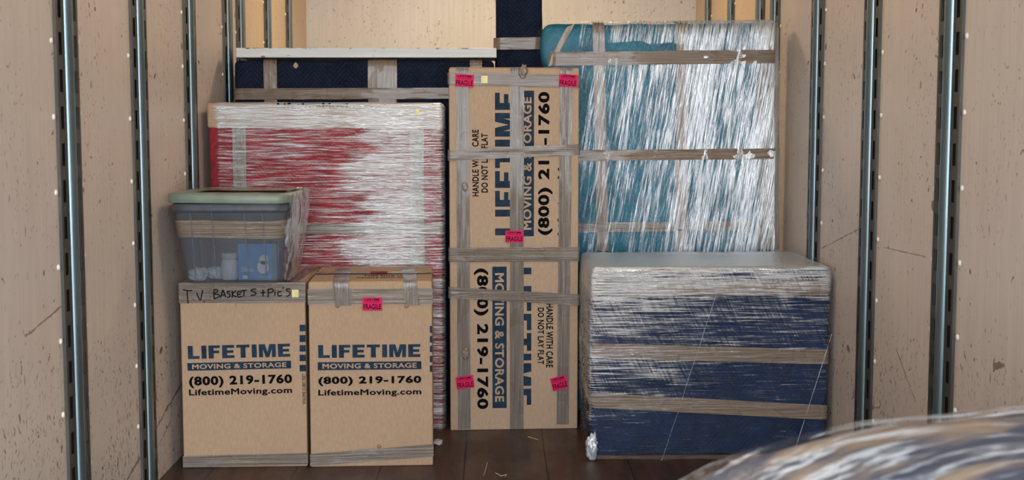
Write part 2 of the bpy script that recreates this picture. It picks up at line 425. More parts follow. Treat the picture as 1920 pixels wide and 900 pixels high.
def sticker(T, x, z, w, h, y, ang=0, top=None):
    """a pink fragile sticker, x,z its lower left corner"""
    ca, sa = math.cos(R(ang)), math.sin(R(ang)); q = lambda a, b: (x+a*ca-b*sa, z+a*sa+b*ca)
    st = patch('fragile_sticker', T, [q(0, 0), q(w, 0), q(w, h), q(0, h)], y, M['pink'], top)
    e = y-.0006; tp = None if top is None else top+.0006
    letter('sticker_heading', 'LIFETIME', st, *q(w*.12, h*.76), w*.76, h*.15, e, M['ink_black'], ang, block=True, top=tp)
    letter('sticker_subheading', 'MOVING & STORAGE', st, *q(w*.12, h*.62), w*.76, h*.07, e, M['ink_black'], ang, .01, top=tp)
    letter('sticker_lettering', 'FRAGILE', st, *q(w*.05, h*.10), w*.90, h*.42, e, M['ink_black'], ang, .02, top=tp)
    return st
def print_logo(T, rect, y, ang=0, order='box'):
    """the mover's print: rect gives heading, bar, phone and web reading boxes in the thing's plane"""
    for kind, (x, z, w, h) in rect.items():
        ca, sa = math.cos(R(ang)), math.sin(R(ang)); q = lambda a, b: (x+a*ca-b*sa, z+a*sa+b*ca)
        if kind == 'head': letter('printed_heading', 'LIFETIME', T, x, z, w, h, y, M['ink_navy'], ang, block=True)
        if kind == 'bar':
            b = patch('printed_bar', T, [q(0, 0), q(w, 0), q(w, h), q(0, h)], y, M['ink_navy'])
            letter('bar_lettering', 'MOVING & STORAGE', b, *q(w*.045, h*.18), w*.91, h*.64, y-.0005, M['ink_card'], ang, .028)
        if kind == 'phone': letter('printed_phone_number', '(800) 219-1760', T, x, z, w, h, y, M['ink_black'], ang, .042)
        if kind == 'web': letter('printed_web_address', 'LifetimeMoving.com', T, x, z, w, h, y, M['ink_black'], ang, .028)
        if kind == 'handle': letter('printed_handling_note', 'HANDLE WITH CARE', T, x, z, w, h, y, M['ink_black'], ang, .03)
        if kind == 'flat': letter('printed_handling_note', 'DO NOT LAY FLAT', T, x, z, w, h, y, M['ink_black'], ang, .03)

# ================================================================== THE TRUCK
XL, XR, YB, YR, ZC = -1.205, 1.275, 8.1, -1.0, 2.7
def slab(name, a, b, mat):
    bm = bmesh.new(); box_bm(bm, a[0], b[0], a[1], b[1], a[2], b[2]); return struct(link(name, bm, mat))
slab('floor', (XL-.05, YR, -.05), (XR+.05, YB+.05, 0), M['floor'])
slab('ceiling', (XL-.05, YR, ZC), (XR+.05, YB+.05, ZC+.05), M['ceiling'])
slab('wall_left', (XL-.05, YR, 0), (XL, YB, ZC), M['wall_l'])
slab('wall_right', (XR, YR, 0), (XR+.05, YB, ZC), M['wall_r'])
slab('wall_back', (XL, YB, 0), (XR, YB+.05, ZC), M['wall_b'])
slab('ground', (-25, -40, -1.25), (25, 20, -1.15), M['ground'])

# ---- slotted logistic rails with their rivets
SP, SL, RW = .1015, .062, .180     # slot pitch and length, rail width
def make_rail():
    T = Thing('slotted_wall_rail', '', 'rail', (0, 0, 0))
    bm = bmesh.new()               # the flange lies 9 mm off the wall; local x = out of the wall, y along it
    g = .009; cuts = []
    ys = [-RW/2, -.074, -.050, -.024]
    for sgn in (-1, 1):
        a, b, c, d = [sgn*v for v in ys]
        z = .0
        for k in range(27):
            z0 = k*SP+.03; z1 = z0+SL; zn = (k+1)*SP+.03 if k < 26 else 2.69
            def q(y0, y1, za, zb):
                vs = [bm.verts.new((g, y0, za)), bm.verts.new((g, y1, za)), bm.verts.new((g, y1, zb)), bm.verts.new((g, y0, zb))]; bm.faces.new(vs)
            if z1 > 2.69: q(a, d, z0, 2.69); break
            if k == 0: q(a, d, 0.002, z0)
            q(a, b, z0, z1); q(c, d, z0, z1); q(a, d, z1, min(zn, 2.69))
        for y in (a,):             # folded outer edge
            vs = [bm.verts.new((g, y, .002)), bm.verts.new((.0, y, .002)), bm.verts.new((.0, y, 2.69)), bm.verts.new((g, y, 2.69))]; bm.faces.new(vs)
    link('flange', bm, M['flange'], T)
    bm = bmesh.new(); box_bm(bm, .0005, .002, -.080, .080, .003, 2.685); link('slot_shade_back', bm, M['dark'], T)  # black plate behind the slots paints in their inner shade
    bm = bmesh.new(); n = 12; rows = []
    for z in (.002, 2.69):
        rows.append([bm.verts.new((g+.015*math.sin(math.pi*i/n), -.025*math.cos(math.pi*i/n), z)) for i in range(n+1)])
    for i in range(n): bm.faces.new((rows[0][i], rows[0][i+1], rows[1][i+1], rows[1][i]))
    link('tube', bm, M['steel'], T, smooth=True)
    bm = bmesh.new(); bmesh.ops.create_uvsphere(bm, u_segments=10, v_segments=6, radius=.0085)
    for v in bm.verts: v.co.x = v.co.x*.55
    rv = link('rivet', bm, M['rivet'], T, smooth=True); first = True
    for k in range(13):
        for y in (-.108, .108):
            o = rv if first else rv.copy()
            if not first: COL.objects.link(o); o.parent = T.e
            o.location = (.001, y, .045+k*.206+(.012 if y > 0 else 0)); first = False
    return T.e
rail = make_rail()
def copy_tree(o, parent=None):
    c = o.copy(); COL.objects.link(c)
    if parent: c.parent = parent
    for ch in list(o.children): copy_tree(ch, c)
    return c
LS = [3.565, 4.283, 4.999, 5.71, 6.003, 6.715, 7.402]
RS = [3.53, 4.273, 5.004, 5.78, 6.106, 6.867, 7.609]
LN = ['leftmost in the photo', 'second from the left edge of the photo', 'third from the camera, going down behind the tote',
      'fourth from the camera, left of the navy bundle', 'fifth from the camera, at the white board\'s left end',
      'sixth from the camera, above the white board', 'nearest the pale back panel']
RN = ['rightmost in the photo', 'second from the right edge of the photo', 'third from the camera, clear of the teal bundle',
      'fourth from the camera, touching the teal bundle in view', 'fifth from the camera, above the teal bundle',
      'sixth from the camera, above the teal bundle', 'nearest the pale back panel']
first = True
for side, ys, nm in (('left', LS, LN), ('right', RS, RN)):
    for i, y in enumerate(ys):
        o = rail if first else copy_tree(rail)
        first = False
        o.location = (XL if side == 'left' else XR, y, 0); o.rotation_euler = (0, 0, 0 if side == 'left' else math.pi)
        o['label'] = 'steel slotted rail on %s wall, %s' % (side, nm[i]); o['group'] = 'steel slotted rails up the truck walls'

# ---- added roof-glow lights, dressed as round fittings
for i, (x, y, z, e) in enumerate(ROOF_GLOW):
    T = Thing('roof_glow_fill', ['added warm round light for roof glow near the back panel', 'added warm round light for roof glow above the load'][i], 'lamp', (x, y, ZC-.06), group='added lights standing in for roof glow')
    bm = bmesh.new(); bmesh.ops.create_cone(bm, segments=32, radius1=.16, radius2=.18, depth=.05, cap_ends=True)
    for v in bm.verts: v.co.z += .03
    link('glow_fill_housing', bm, M['rivet'], T)
    t = NT('glow_fill_lens'); em = t.n('ShaderNodeEmission'); em.inputs[0].default_value = (*WARM, 1); em.inputs[1].default_value = e*.2
    bm = bmesh.new(); bmesh.ops.create_cone(bm, segments=32, radius1=.12, radius2=.14, depth=.01, cap_ends=True)
    link('glow_fill_lens', bm, t.end(em.outputs[0]), T)
    ld = bpy.data.lights.new('glow_fill_light', 'AREA'); ld.shape = 'DISK'; ld.size = .5; ld.energy = e; ld.color = WARM
    lo = bpy.data.objects.new('glow_fill_light', ld); COL.objects.link(lo); lo.parent = T.e; lo.location = (0, 0, -.02)

# ================================================================== THE LOAD
# ---------- tall navy quilted upright bundle behind everything
T = Thing('blanket_wrapped_column', 'tall narrow navy quilted bundle upright between white board and teal bundle', 'wrapped furniture', (.104, 5.66, 0))
bm = soft_box((-.103, 0, 0), (.103, .22, 2.2), .02, .05, amp=.003, seed=3)
link('quilted_blanket', bm, M['q_navy'], T, True)
bm = soft_box((-.103, -.0, 0), (.165, .2, 1.60), .03, .05, grow=.004, amp=.004, seed=8); link('folded_blanket', bm, M['q_navy'], T, True)
z0 = T.on(975, 94)[1]; z1 = T.on(975, 71)[1]
link('packing_tape', ribbon(band_h(-.103, .103, 0, .2, .02, .012, (z0+z1)/2, (z0+z1)/2+.004), V((0, 0, 1)), z1-z0, 4), M['tape_h'], T, True)

# ---------- wide navy quilted bundle with the white board on it
T = Thing('blanket_wrapped_dresser', 'wide navy quilted bundle behind the red one, carrying the white board', 'wrapped furniture', (-1.15, 5.60, 0))
link('quilted_blanket', soft_box((0, 0, 0), (1.14, .34, 1.546), .02, .05, amp=.003, seed=12, grow=.002), M['q_navy'], T, True)
x0, z1 = T.on(494, 108); x1, z0 = T.on(520, 190); zt = 1.547
link('packing_tape', ribbon(band_v((x0+x1)/2, (x0+x1)/2+.004, 0, zt, .9, .02, .008, .1), V((1, 0, 0)), x1-x0, 2), M['tape_v'], T, True)
x0 = T.on(690, 150)[0]; x1 = T.on(744, 150)[0]
link('packing_tape', ribbon(band_v((x0+x1)/2, (x0+x1)/2, 0, zt, .9, .02, .008, .1), V((1, 0, 0)), x1-x0, 5), M['tape_v'], T, True)
x0 = T.on(881, 115)[0]; x1 = T.on(904, 115)[0]
link('packing_tape', ribbon(band_v((x0+x1)/2, (x0+x1)/2, 0, zt, .9, .02, .008, .1), V((1, 0, 0)), x1-x0, 6), M['tape_v'], T, True)
za = T.on(450, 166)[1]; zb = T.on(450, 187)[1]
link('packing_tape', ribbon(band_h(0, 1.14, 0, .3, .02, .012, (za+zb)/2, (za+zb)/2+.005), V((0, 0, 1)), za-zb, 7), M['tape_h'], T, True)
px, pz = T.on(555, 123); bm = bmesh.new()
bmesh.ops.create_circle(bm, cap_ends=True, segments=20, radius=.011)
for v in bm.verts: a = v.co.copy(); v.co = V((px+a.x*(1+.3*math.sin(9*a.y*80)), -.009, pz+a.y*(1+.25*math.cos(a.x*300))))
link('torn_paper_scrap', bm, M['card_pale'], T, recalc=False)

def paint_board():
    t = NT('chipped_white_paint')
    n = t.noise(t.map((14, 14, 60)), 1, 5, .65, .4); g = t.noise(t.map((3, 30, 60)), 1, 3)
    edge = t.sstep(t.z, .030, .043, 0, .13); chip = t.sstep(t.add(n, edge), .655, .68)
    c = t.mix(t.sstep(g, .3, .7), (.62, .63, .62), (.70, .71, .70)); c = t.mix(chip, c, (.16, .10, .07))
    return t.end(t.prin(c, .45, normal=t.bump(t.mul(chip, -1), .4, .001)))
T = Thing('white_board', 'long white painted board with chipped edges lying on the navy bundle', 'board', (-1.14, 5.585, 1.560))
bm = bmesh.new(); box_bm(bm, 0, 1.143, 0, .30, 0, .042, .002); link('plank', bm, paint_board(), T)

# ---------- teal bundle
def warp_teal(w, n):
    k = max(0, min(1, w.z/1.71)); w = w.copy()
    w.x -= .032*k*max(0, min(1, (w.x-.3)/.7))
    w.z += .012*max(0, (w.x-.2))*k
    if w.z > 1.5 and w.x < .14:                    # the loose rounded corner at the upper left
        w.x -= .012*math.sin((w.z-1.5)/.2*math.pi)
    elif w.z < 1.53 and w.x < .1: w.x += .03*min(1, (1.53-w.z)/.04)*(1-w.x/.1)
    return w
T = Thing('wrapped_teal_bundle', 'tall teal quilted bundle in clear film and tan tape standing behind the navy wrapped crate', 'wrapped furniture', (.205, 5.44, 0))
TE = T; TX = 1.035
link('quilted_blanket', soft_box((0, 0, 0), (TX, .17, 1.695), .035, .03, amp=.005, freq=6, seed=21, warp=warp_teal), M['q_teal'], T, True)
def tv(xa, ya, xb, yb, w, g, mat, over=True, seed=0):
    a = T.on(xa, ya); b = T.on(xb, yb)
    if over: path = band_v(a[0], b[0], 0, 1.70, b[1], .035, g, .12)
    else: path = band_v(a[0], b[0], 0, a[1], b[1], .0, g)
    link('packing_tape', ribbon(path, V((1, 0, 0)), w, seed), mat, T, True)
pxm = lambda n: n/433.0
tv(1122, 60, 1130, 470, pxm(22), .009, M['tape_v'], seed=11)
tv(1279, 50, 1277, 470, pxm(22), .009, M['tape_v'], seed=12)
tv(1440, 45, 1441, 467, pxm(39), .009, M['tape_vg'], seed=13)
def th(yl, yr, w, g, mat, xa=None, seed=0, sides='lr', xb=None):
    zl = T.on(1035, yl)[1]; zr = T.on(1457, yr)[1]
    link('packing_tape', ribbon([(V((p.x-.032*p.z/1.71*max(0, min(1, (p.x-.3)/.7)), p.y, p.z)), n) for p, n in band_h(.02, TX, 0, .14, .035, g, zl, zr, sides, xa, xb)], V((0, 0, 1)), pxm(w), seed), mat, T, True)
th(111, 106, 25, .015, M['tape_h'], seed=21)
th(292, 288, 20, .015, M['tape_h'], seed=22)
th(427, 422, 18, .011, M['tape_hg'], seed=23, sides='l', xb=T.on(1418, 424)[0])
a = V((T.on(1070, 48)[0], -.012, T.on(1070, 48)[1])); b = V((T.on(1043, 98)[0], -.012, T.on(1043, 98)[1])); c = V((T.on(1036, 122)[0], -.011, T.on(1036, 122)[1]))
link('packing_tape', ribbon([(a, V((0, -1, 0))), (b, V((0, -1, 0))), (c, V((0, -1, 0)))], V((.9, 0, .4)), pxm(17), 31), M['tape_d'], T, True)
def cover_glint_teal(t):
    # no film over the bare strip under the top edge at the left, nor along the far left margin; whiter to the right, painting in the sheen
    wav = t.mul(t.M('SUBTRACT', t.noise(t.map((4, 1, 1)), 1, 2), .5), .12)
    zz = t.add(t.z, wav)
    strip = t.mul(t.mul(t.sstep(zz, 1.53, 1.545), t.sstep(zz, 1.585, 1.60, 1, 0)), t.sstep(t.x, .52, .62, 1, 0))
    left = t.sstep(t.add(t.x, wav), .09, .17, 1, 0)
    sheen = t.sstep(t.add(t.x, t.mul(t.z, .15)), .35, .95, -.02, .075)
    return t.add(sheen, t.mul(t.M('MAXIMUM', strip, t.mul(left, .75)), -.6))
M['f_teal'] = film('stretch_film_upright_streaks', (150, 30, 5.0), rot=(0, R(-9), 0), bias=-.022, macro=.30, cover=cover_glint_teal, bumpd=.004, milkw=.5, rough=.25, fine=2.2, amount=.70, edge=(.45, .62))
link('stretch_film', soft_box((0, 0, .001), (TX, .17, 1.695), .035, .022, grow=.0135, amp=.003, freq=6, seed=22, warp=warp_teal, fine=.001, stretch=(3, 3, .6)), M['f_teal'], T, True)

# ---------- red bundle
T = Thing('wrapped_red_bundle', 'wide red quilted bundle in clear film with a cardboard cap standing behind the two cartons', 'wrapped furniture', (-1.172, 5.165, 0))
RX = .950
link('quilted_blanket', soft_box((0, 0, 0), (RX, .14, 1.28), .012, .04, amp=.003, seed=31), M['q_red'], T, True)
bm = soft_box((-.004, -.004, 1.252), (RX+.004, .144, 1.352), .008, .05, amp=.002, seed=33)
link('cardboard_cap', bm, M['card'], T, True)
a = T.on(520, 205); b = T.on(727, 193)
letter('printed_web_address', 'LifetimeMoving.com', T, a[0], a[1]-.004, b[0]-a[0], .030, -.0062, M['ink_black'], bold=.04)
def tvr(x0, x1, y0, y1, g, seed, mat=M['tape_vg']):
    a = T.on(x0, y0); b = T.on(x1, y1)
    link('packing_tape', ribbon([(V(((a[0]+b[0])/2, -g, a[1])), V((0, -1, 0))), (V(((a[0]+b[0])/2, -g, b[1])), V((0, -1, 0)))], V((1, 0, 0)), b[0]-a[0], seed), mat, T, True)
tvr(436, 467, 236, 560, .007, 3); tvr(768, 797, 205, 640, .007, 4)
z = T.on(600, 429)[1]
link('packing_tape', ribbon(band_h(0, RX, 0, .12, .012, .008, z, z+.002, 'r', xa=T.on(560, 430)[0]), V((0, 0, 1)), .042, 5), M['tape_hg'], T, True)
a = T.on(779, 217); b = T.on(786, 204); patch('yellow_sticker', T, [(a[0], a[1]), (b[0], a[1]), (b[0], b[1]), (a[0], b[1])], -.0125, M['yellow'])
def cover_glint_red(t):
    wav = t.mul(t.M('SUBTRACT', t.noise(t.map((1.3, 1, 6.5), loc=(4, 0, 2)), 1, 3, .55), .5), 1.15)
    right_glint = t.mul(t.sstep(t.add(t.x, wav), .50, .66, 0, .12), t.sstep(t.x, .80, .90, 1, .35))  # right half whitened: the film's bright reflection painted in
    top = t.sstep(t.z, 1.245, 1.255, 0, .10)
    return t.add(t.add(right_glint, top), t.sstep(t.x, .015, .05, -.2, 0))
M['f_red'] = film('stretch_film_level_streaks', (5, 20, 180), bias=-.018, macro=.16, cover=cover_glint_red, bumpd=.004, milkw=.45, rough=.24, amount=.74, edge=(.43, .64))
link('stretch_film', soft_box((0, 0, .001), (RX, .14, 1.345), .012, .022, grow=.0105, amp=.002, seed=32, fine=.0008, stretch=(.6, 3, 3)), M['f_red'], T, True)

# ---------- tall carton
T = Thing('tall_flat_carton', 'tall flat printed carton crossed by tape, standing right of the red bundle', 'carton', (-.190, 5.138, 0), 3.0)
TC = T; CW, CH, CDp = .530, 1.494, .09
bm = bmesh.new(); box_bm(bm, 0, CW, 0, CDp, 0, CH-.001, .004, 2)
link('carton_body', bm, M['card_pale'], T)
bm = bmesh.new(); box_bm(bm, .004, CW-.004, .004, CDp-.004, CH-.001, CH+.003); link('top_flap', bm, M['card_edge'], T)
SC = 454.0
def pr(x0, y0, x1, y1):                      # reading box of upright text that climbs: lower left corner of the turned box
    a = T.on(x1, y1); b = T.on(x0, y0); return a, b
def climb(x0, y0, x1, y1):                   # text turned 90 deg left: origin lower right of the picture box
    (xa, za), (xb, zb) = T.on(x0, y0), T.on(x1, y1); return (xb, zb, za-zb, xb-xa)
def descend(x0, y0, x1, y1):                 # text turned 90 deg right: origin upper left
    (xa, za), (xb, zb) = T.on(x0, y0), T.on(x1, y1); return (xa, za, za-zb, xb-xa)
print_logo(T, dict(head=climb(928, 174, 970, 441), bar=climb(976, 170, 1001, 443), phone=climb(1009, 172, 1036, 441), web=climb(1046, 180, 1066, 441),
                   handle=climb(885, 243, 898, 368), flat=climb(902, 250, 915, 361)), -.0006, 90)
print_logo(T, dict(phone=descend(888, 503, 916, 767), bar=descend(923, 500, 950, 765), head=descend(957, 502, 996, 759),
                   handle=descend(1024, 569, 1037, 689), flat=descend(1008, 577, 1020, 683), web=descend(1046, 545, 1066, 745)), -.0006, -90)
def cv(x0, x1, ya, yb, g, seed, mat=M['tape_vg'], over=None, lean=0):
    a = T.on(x0, ya); b = T.on(x1, yb); xm = (T.on(x0, 450)[0]+T.on(x1, 450)[0])/2; w = T.on(x1, 450)[0]-T.on(x0, 450)[0]
    p = [(V((xm+lean, -g, b[1])), V((0, -1, 0))), (V((xm, -g, a[1])), V((0, -1, 0)))]
    if over: p = [(V((xm+lean, -g, b[1])), V((0, -1, 0))), (V((xm, -g, CH-.004)), V((0, -1, 0))), (V((xm, -g*.5, CH+.004)), V((0, -.7, .7))), (V((xm, .08, CH+.0055)), V((0, 0, 1)))]
    link('packing_tape', ribbon(p, V((1, 0, 0)), w, seed, amp=.0012), mat, T, True)
cv(856, 880, 128, 804, .0035, 41, over=True, lean=.003); cv(956, 982, 128, 804, .0035, 42, over=True); cv(1049, 1072, 130, 795, .0035, 43, over=True, lean=-.01)
def ch(yl, yr, w, g, seed, mat=M['tape_hg'], xa=None):
    zl = T.on(843, yl)[1]; zr = T.on(1086, yr)[1]
    link('packing_tape', ribbon(band_h(0, CW, 0, .10, .004, g, zl, zr), V((0, 0, 1)), w/SC, seed, amp=.0012), mat, T, True)
ch(147, 153, 22, .005, 51); ch(291, 280, 20, .0062, 52); ch(478, 476, 27, .005, 53); ch(548, 562, 21, .0062, 54)
for (x, y, w, h, a) in ((853, 162, 34, 23, -3), (1047, 162, 34, 23, -3), (947, 454, 34, 22, -1), (857, 730, 33, 24, 7), (1037, 733, 30, 25, 15)):
    q = T.on(x, y); sticker(T, q[0], q[1], w/SC, h/SC, -.0095, a)
a = T.on(902, 156); b = T.on(914, 142); patch('yellow_sticker', T, [(a[0], a[1]), (b[0], a[1]), (b[0], b[1]), (a[0], b[1])], -.0095, M['yellow'])
for (x, y, r) in ((981, 134, 10), (873, 662, 9), (872, 350, 7)):          # bunched tape ends
    p = T.on(x, y); bm = bmesh.new(); bmesh.ops.create_icosphere(bm, subdivisions=4, radius=r/SC)
    for v in bm.verts:
        k = 1+.35*mnoise.noise(v.co*90)+.12*mnoise.noise(v.co*260); v.co = V((p[0]+v.co.x*k*.8, -.008+v.co.y*.22*k, p[1]+v.co.z*k*1.2))
    link('bunched_tape_end', bm, M['tape_h'], T, True)

# ---------- two moving cartons
def carton(name, label, loc, rot, w, d, h, seed):
    T = Thing(name, label, 'carton', loc, rot, 'printed moving cartons on the floor')
    bm = bmesh.new(); box_bm(bm, 0, w, 0, d, 0, h, .005, 2)
    bmesh.ops.subdivide_edges(bm, edges=[e for e in bm.edges if e.calc_length() > .2], cuts=8, use_grid_fill=True)
    for v in bm.verts:
        if .02 < v.co.z < h-.02: v.co.y -= .0015*mnoise.noise(V((v.co.x*4, v.co.z*4, seed)))
    link('carton_body', bm, M['card'], T)
    bm = bmesh.new()
    box_bm(bm, .004, w-.004, .004, d/2-.0015, h, h+.003); box_bm(bm, .004, w-.004, d/2+.0015, d-.004, h, h+.003)
    link('top_flap', bm, M['card'], T)
    return T
T = B1 = carton('moving_carton', 'printed brown moving carton with black handwriting on its tape, under the grey tote', (-1.155, 4.572, 0), 2.0, .455, .50, .686, 1)
CSC = 516.0
def rb(x0, y0, x1, y1, dy=0):
    (xa, za), (xb, zb) = T.on(x0, y1), T.on(x1, y0); return (xa, za, xb-xa, zb-za)
Y1 = -.0025
print_logo(T, dict(head=rb(353, 647, 544, 673), bar=rb(352, 679, 546, 695), phone=rb(355, 704, 548, 728), web=rb(355, 728, 548, 745)), Y1, .9)
for y0, y1 in ((609, 621), (628, 641), (647, 659), (665, 677), (684, 696)):
    a = T.on(562, y1); b = T.on(562, y0); x1 = .4545
    patch('printed_stripe', T, [(a[0], a[1]), (x1, a[1]), (x1, b[1]), (a[0], b[1])], Y1, M['ink_navy'])
x, z = T.on(573.5, 758); letter('printed_side_note', 'VOLUME CUBIC FEET', T, x, z, .115, .012, Y1, M['ink_black'], 90, .01)
zt = .686
def wrap_top(T, w, yb, zc, wd, seed, mat, dz=0, xa=None, xb=None):
    a = 0 if xa is None else xa; b = w if xb is None else xb
    p = [(V((-.002 if xa is None else a, -.0045, zc-dz)), V((0, -1, 0))), (V(((b if xb is not None else w+.002), -.0045, zc+dz)), V((0, -1, 0)))]
    link('packing_tape', ribbon(p, V((0, 0, 1)), wd, seed, amp=.001), mat, T, True)
za = T.on(450, 568)[1]; wrap_top(T, .455, 0, (za+.684)/2+.003, .684-za+.004, 61, M['tape_hg'])
link('packing_tape', ribbon([(V((.001, .004, zt+.0045)), V((0, 0, 1))), (V((.454, .004, zt+.0045)), V((0, 0, 1)))], V((0, 1, 0)), .012, 61), M['tape_hg'], T, True)
link('packing_tape', ribbon([(V((.40, -.004, zt+.0048)), V((0, 0, 1))), (V((.43, .48, zt+.0048)), V((0, 0, 1)))], V((1, 0, 0)), .05, 62), M['tape_vg'], T, True)
z0 = T.on(460, 874)[1]; z1 = T.on(460, 853)[1]; wrap_top(T, .455, 0, (z0+z1)/2+.002, z1-z0, 63, M['tape_hg'], .003)
# handwriting, read off the photograph stroke by stroke
STR = [[(85, 232), (118, 240), (150, 240)], [(113, 240), (117, 285), (120, 330)], [(157, 298), (160, 303)], [(180, 255), (190, 280), (206, 306), (214, 270), (222, 235)], [(230, 310), (234, 322)],
 [(300, 236), (299, 268), (302, 296)], [(296, 236), (318, 232), (326, 242), (304, 262), (332, 268), (336, 280), (300, 297)], [(345, 290), (354, 258), (362, 236), (372, 262), (382, 286)], [(350, 272), (380, 268)],
 [(412, 246), (396, 246), (392, 256), (410, 268), (408, 282), (390, 288)], [(426, 240), (427, 288)], [(452, 240), (428, 266), (456, 284)], [(492, 250), (466, 248), (463, 268), (470, 284), (496, 280)], [(464, 267), (486, 263)],
 [(486, 242), (528, 236)], [(508, 240), (507, 280)], [(594, 230), (566, 230), (558, 240), (588, 254), (586, 268), (554, 272)], [(622, 256), (656, 252)], [(640, 232), (639, 280)], [(675, 230), (674, 288)],
 [(670, 232), (700, 228), (712, 238), (698, 252), (678, 256)], [(722, 246), (722, 274)], [(721, 230), (723, 233)], [(768, 246), (746, 250), (742, 264), (752, 276), (772, 270)], [(780, 214), (776, 228)],
 [(832, 230), (806, 228), (800, 238), (826, 252), (824, 268), (802, 280)]]
bm = bmesh.new()
for st in STR:
    P = [T.on(320+a/3.692, 480+b/3.692, -.0065) for a, b in st]
    fine = []
    for i in range(len(P)-1):
        p0 = P[max(0, i-1)]; p1 = P[i]; p2 = P[i+1]; p3 = P[min(len(P)-1, i+2)]
        for k in range(5):
            t = k/5; f = lambda c: .5*(2*p1[c]+(p2[c]-p0[c])*t+(2*p0[c]-5*p1[c]+4*p2[c]-p3[c])*t*t+(-p0[c]+3*p1[c]-3*p2[c]+p3[c])*t**3)
            fine.append((f(0), f(1)))
    fine.append(P[-1]); rows = []
    for i, p in enumerate(fine):
        a = fine[max(0, i-1)]; b = fine[min(len(fine)-1, i+1)]; d = V((b[0]-a[0], 0, b[1]-a[1])).normalized(); n = V((-d.z, 0, d.x))*.0020
        c = V((p[0], -.0068, p[1])); rows.append((bm.verts.new(c+n), bm.verts.new(c-n)))
    for i in range(len(rows)-1): bm.faces.new((rows[i][0], rows[i+1][0], rows[i+1][1], rows[i][1]))
link('handwriting', bm, M['marker'], T, recalc=False)
a = T.on(548, 557); b = T.on(560, 543); patch('yellow_sticker', T, [(a[0], a[1]), (b[0], a[1]), (b[0], b[1]), (a[0], b[1])], -.0068, M['yellow'])
def hole(x, y):
    a = T.on(x-1.5, y+4); b = T.on(x+1.5, y-4)
    for k in range(3):
        z0 = a[1]+(b[1]-a[1])*k/3; patch('printed_mark', T, [(a[0], z0), (b[0], z0), (b[0], z0+.003), (a[0], z0+.003)], Y1, M['card_edge'])
hole(442, 572)

T = B2 = carton('moving_carton', 'printed brown moving carton with a pink sticker on its front, right of the handwritten one', (-.687, 4.576, 0), 2.6, .452, .50, .688, 2)
print_logo(T, dict(head=rb(597, 645, 788, 671), bar=rb(596, 677, 790, 694), phone=rb(597, 704, 790, 724), web=rb(597, 728, 790, 745)), Y1, .0)
for y0, y1 in ((611, 624), (630, 642), (648, 660), (667, 679), (685, 697)):
    a = T.on(806, y1); b = T.on(806, y0); x1 = .4515
    patch('printed_stripe', T, [(a[0], a[1]), (x1, a[1]), (x1, b[1]), (a[0], b[1])], Y1, M['ink_navy'])
zt = .688
za = T.on(700, 570)[1]; zb = T.on(700, 541)[1]
wrap_top(T, .452, 0, (za+zb)/2, zb-za, 71, M['tape_hg'])
link('packing_tape', ribbon([(V((.16, -.005, (za+zb)/2)), V((0, -1, 0))), (V((.38, -.005, (za+zb)/2)), V((0, -1, 0)))], V((0, 0, 1)), .045, 76, amp=.002), M['tape_h'], T, True)
for (xa, xb, wd, sd) in ((.118, .105, .058, 72), (.372, .365, .050, 73)):
    link('packing_tape', ribbon([(V((xa+.01, -.0055, zt-.085)), V((0, -1, 0))), (V((xa, -.0055, zt-.004)), V((0, -1, 0))), (V((xa, -.003, zt+.0055)), V((0, -.7, .7))), (V((xb-.012, .45, zt+.0055)), V((0, 0, 1)))], V((1, 0, 0)), wd, sd, amp=.002), M['tape_vg'], T, True)
link('packing_tape', ribbon([(V((.0, .25, zt+.0075)), V((0, 0, 1))), (V((.452, .25, zt+.0075)), V((0, 0, 1)))], V((0, 1, 0)), .055, 74), M['tape_hg'], T, True)
q = T.on(680, 582); sticker(T, q[0], q[1], 37/CSC, 25/CSC, -.0085, 0)
a = T.top(694, 517, zt); sticker(T, a[0], a[1], .068, .045, 0, 2, top=zt+.0115)
letter('printed_handling_note', 'HANDLE WITH CARE', T, .17, .10, .20, .035, 0, M['ink_black'], 0, .03, top=zt+.0036)
letter('printed_handling_note', 'THIS SIDE UP', T, .19, .16, .16, .035, 0, M['ink_black'], 0, .03, top=zt+.0036)
zl = T.on(583, 862)[1]; zr = T.on(806, 844)[1]
link('packing_tape', ribbon([(V((-.002, -.0045, zl)), V((0, -1, 0))), (V((.454, -.0045, zr)), V((0, -1, 0)))], V((0, 0, 1)), .046, 75, amp=.0012), M['tape_hg'], T, True)
for (x, y) in ((711, 836), (633, 573), (762, 573)):
    a = T.on(x, y); bm = bmesh.new(); g = bmesh.ops.create_icosphere(bm, subdivisions=2, radius=.008)
    for v in bm.verts: k = 1+.5*mnoise.noise(v.co*300); v.co = V((a[0]+v.co.x*k, -.0035+v.co.y*.15, a[1]+v.co.z*k))
    link('bunched_tape_end', bm, M['card_edge'], T, True)

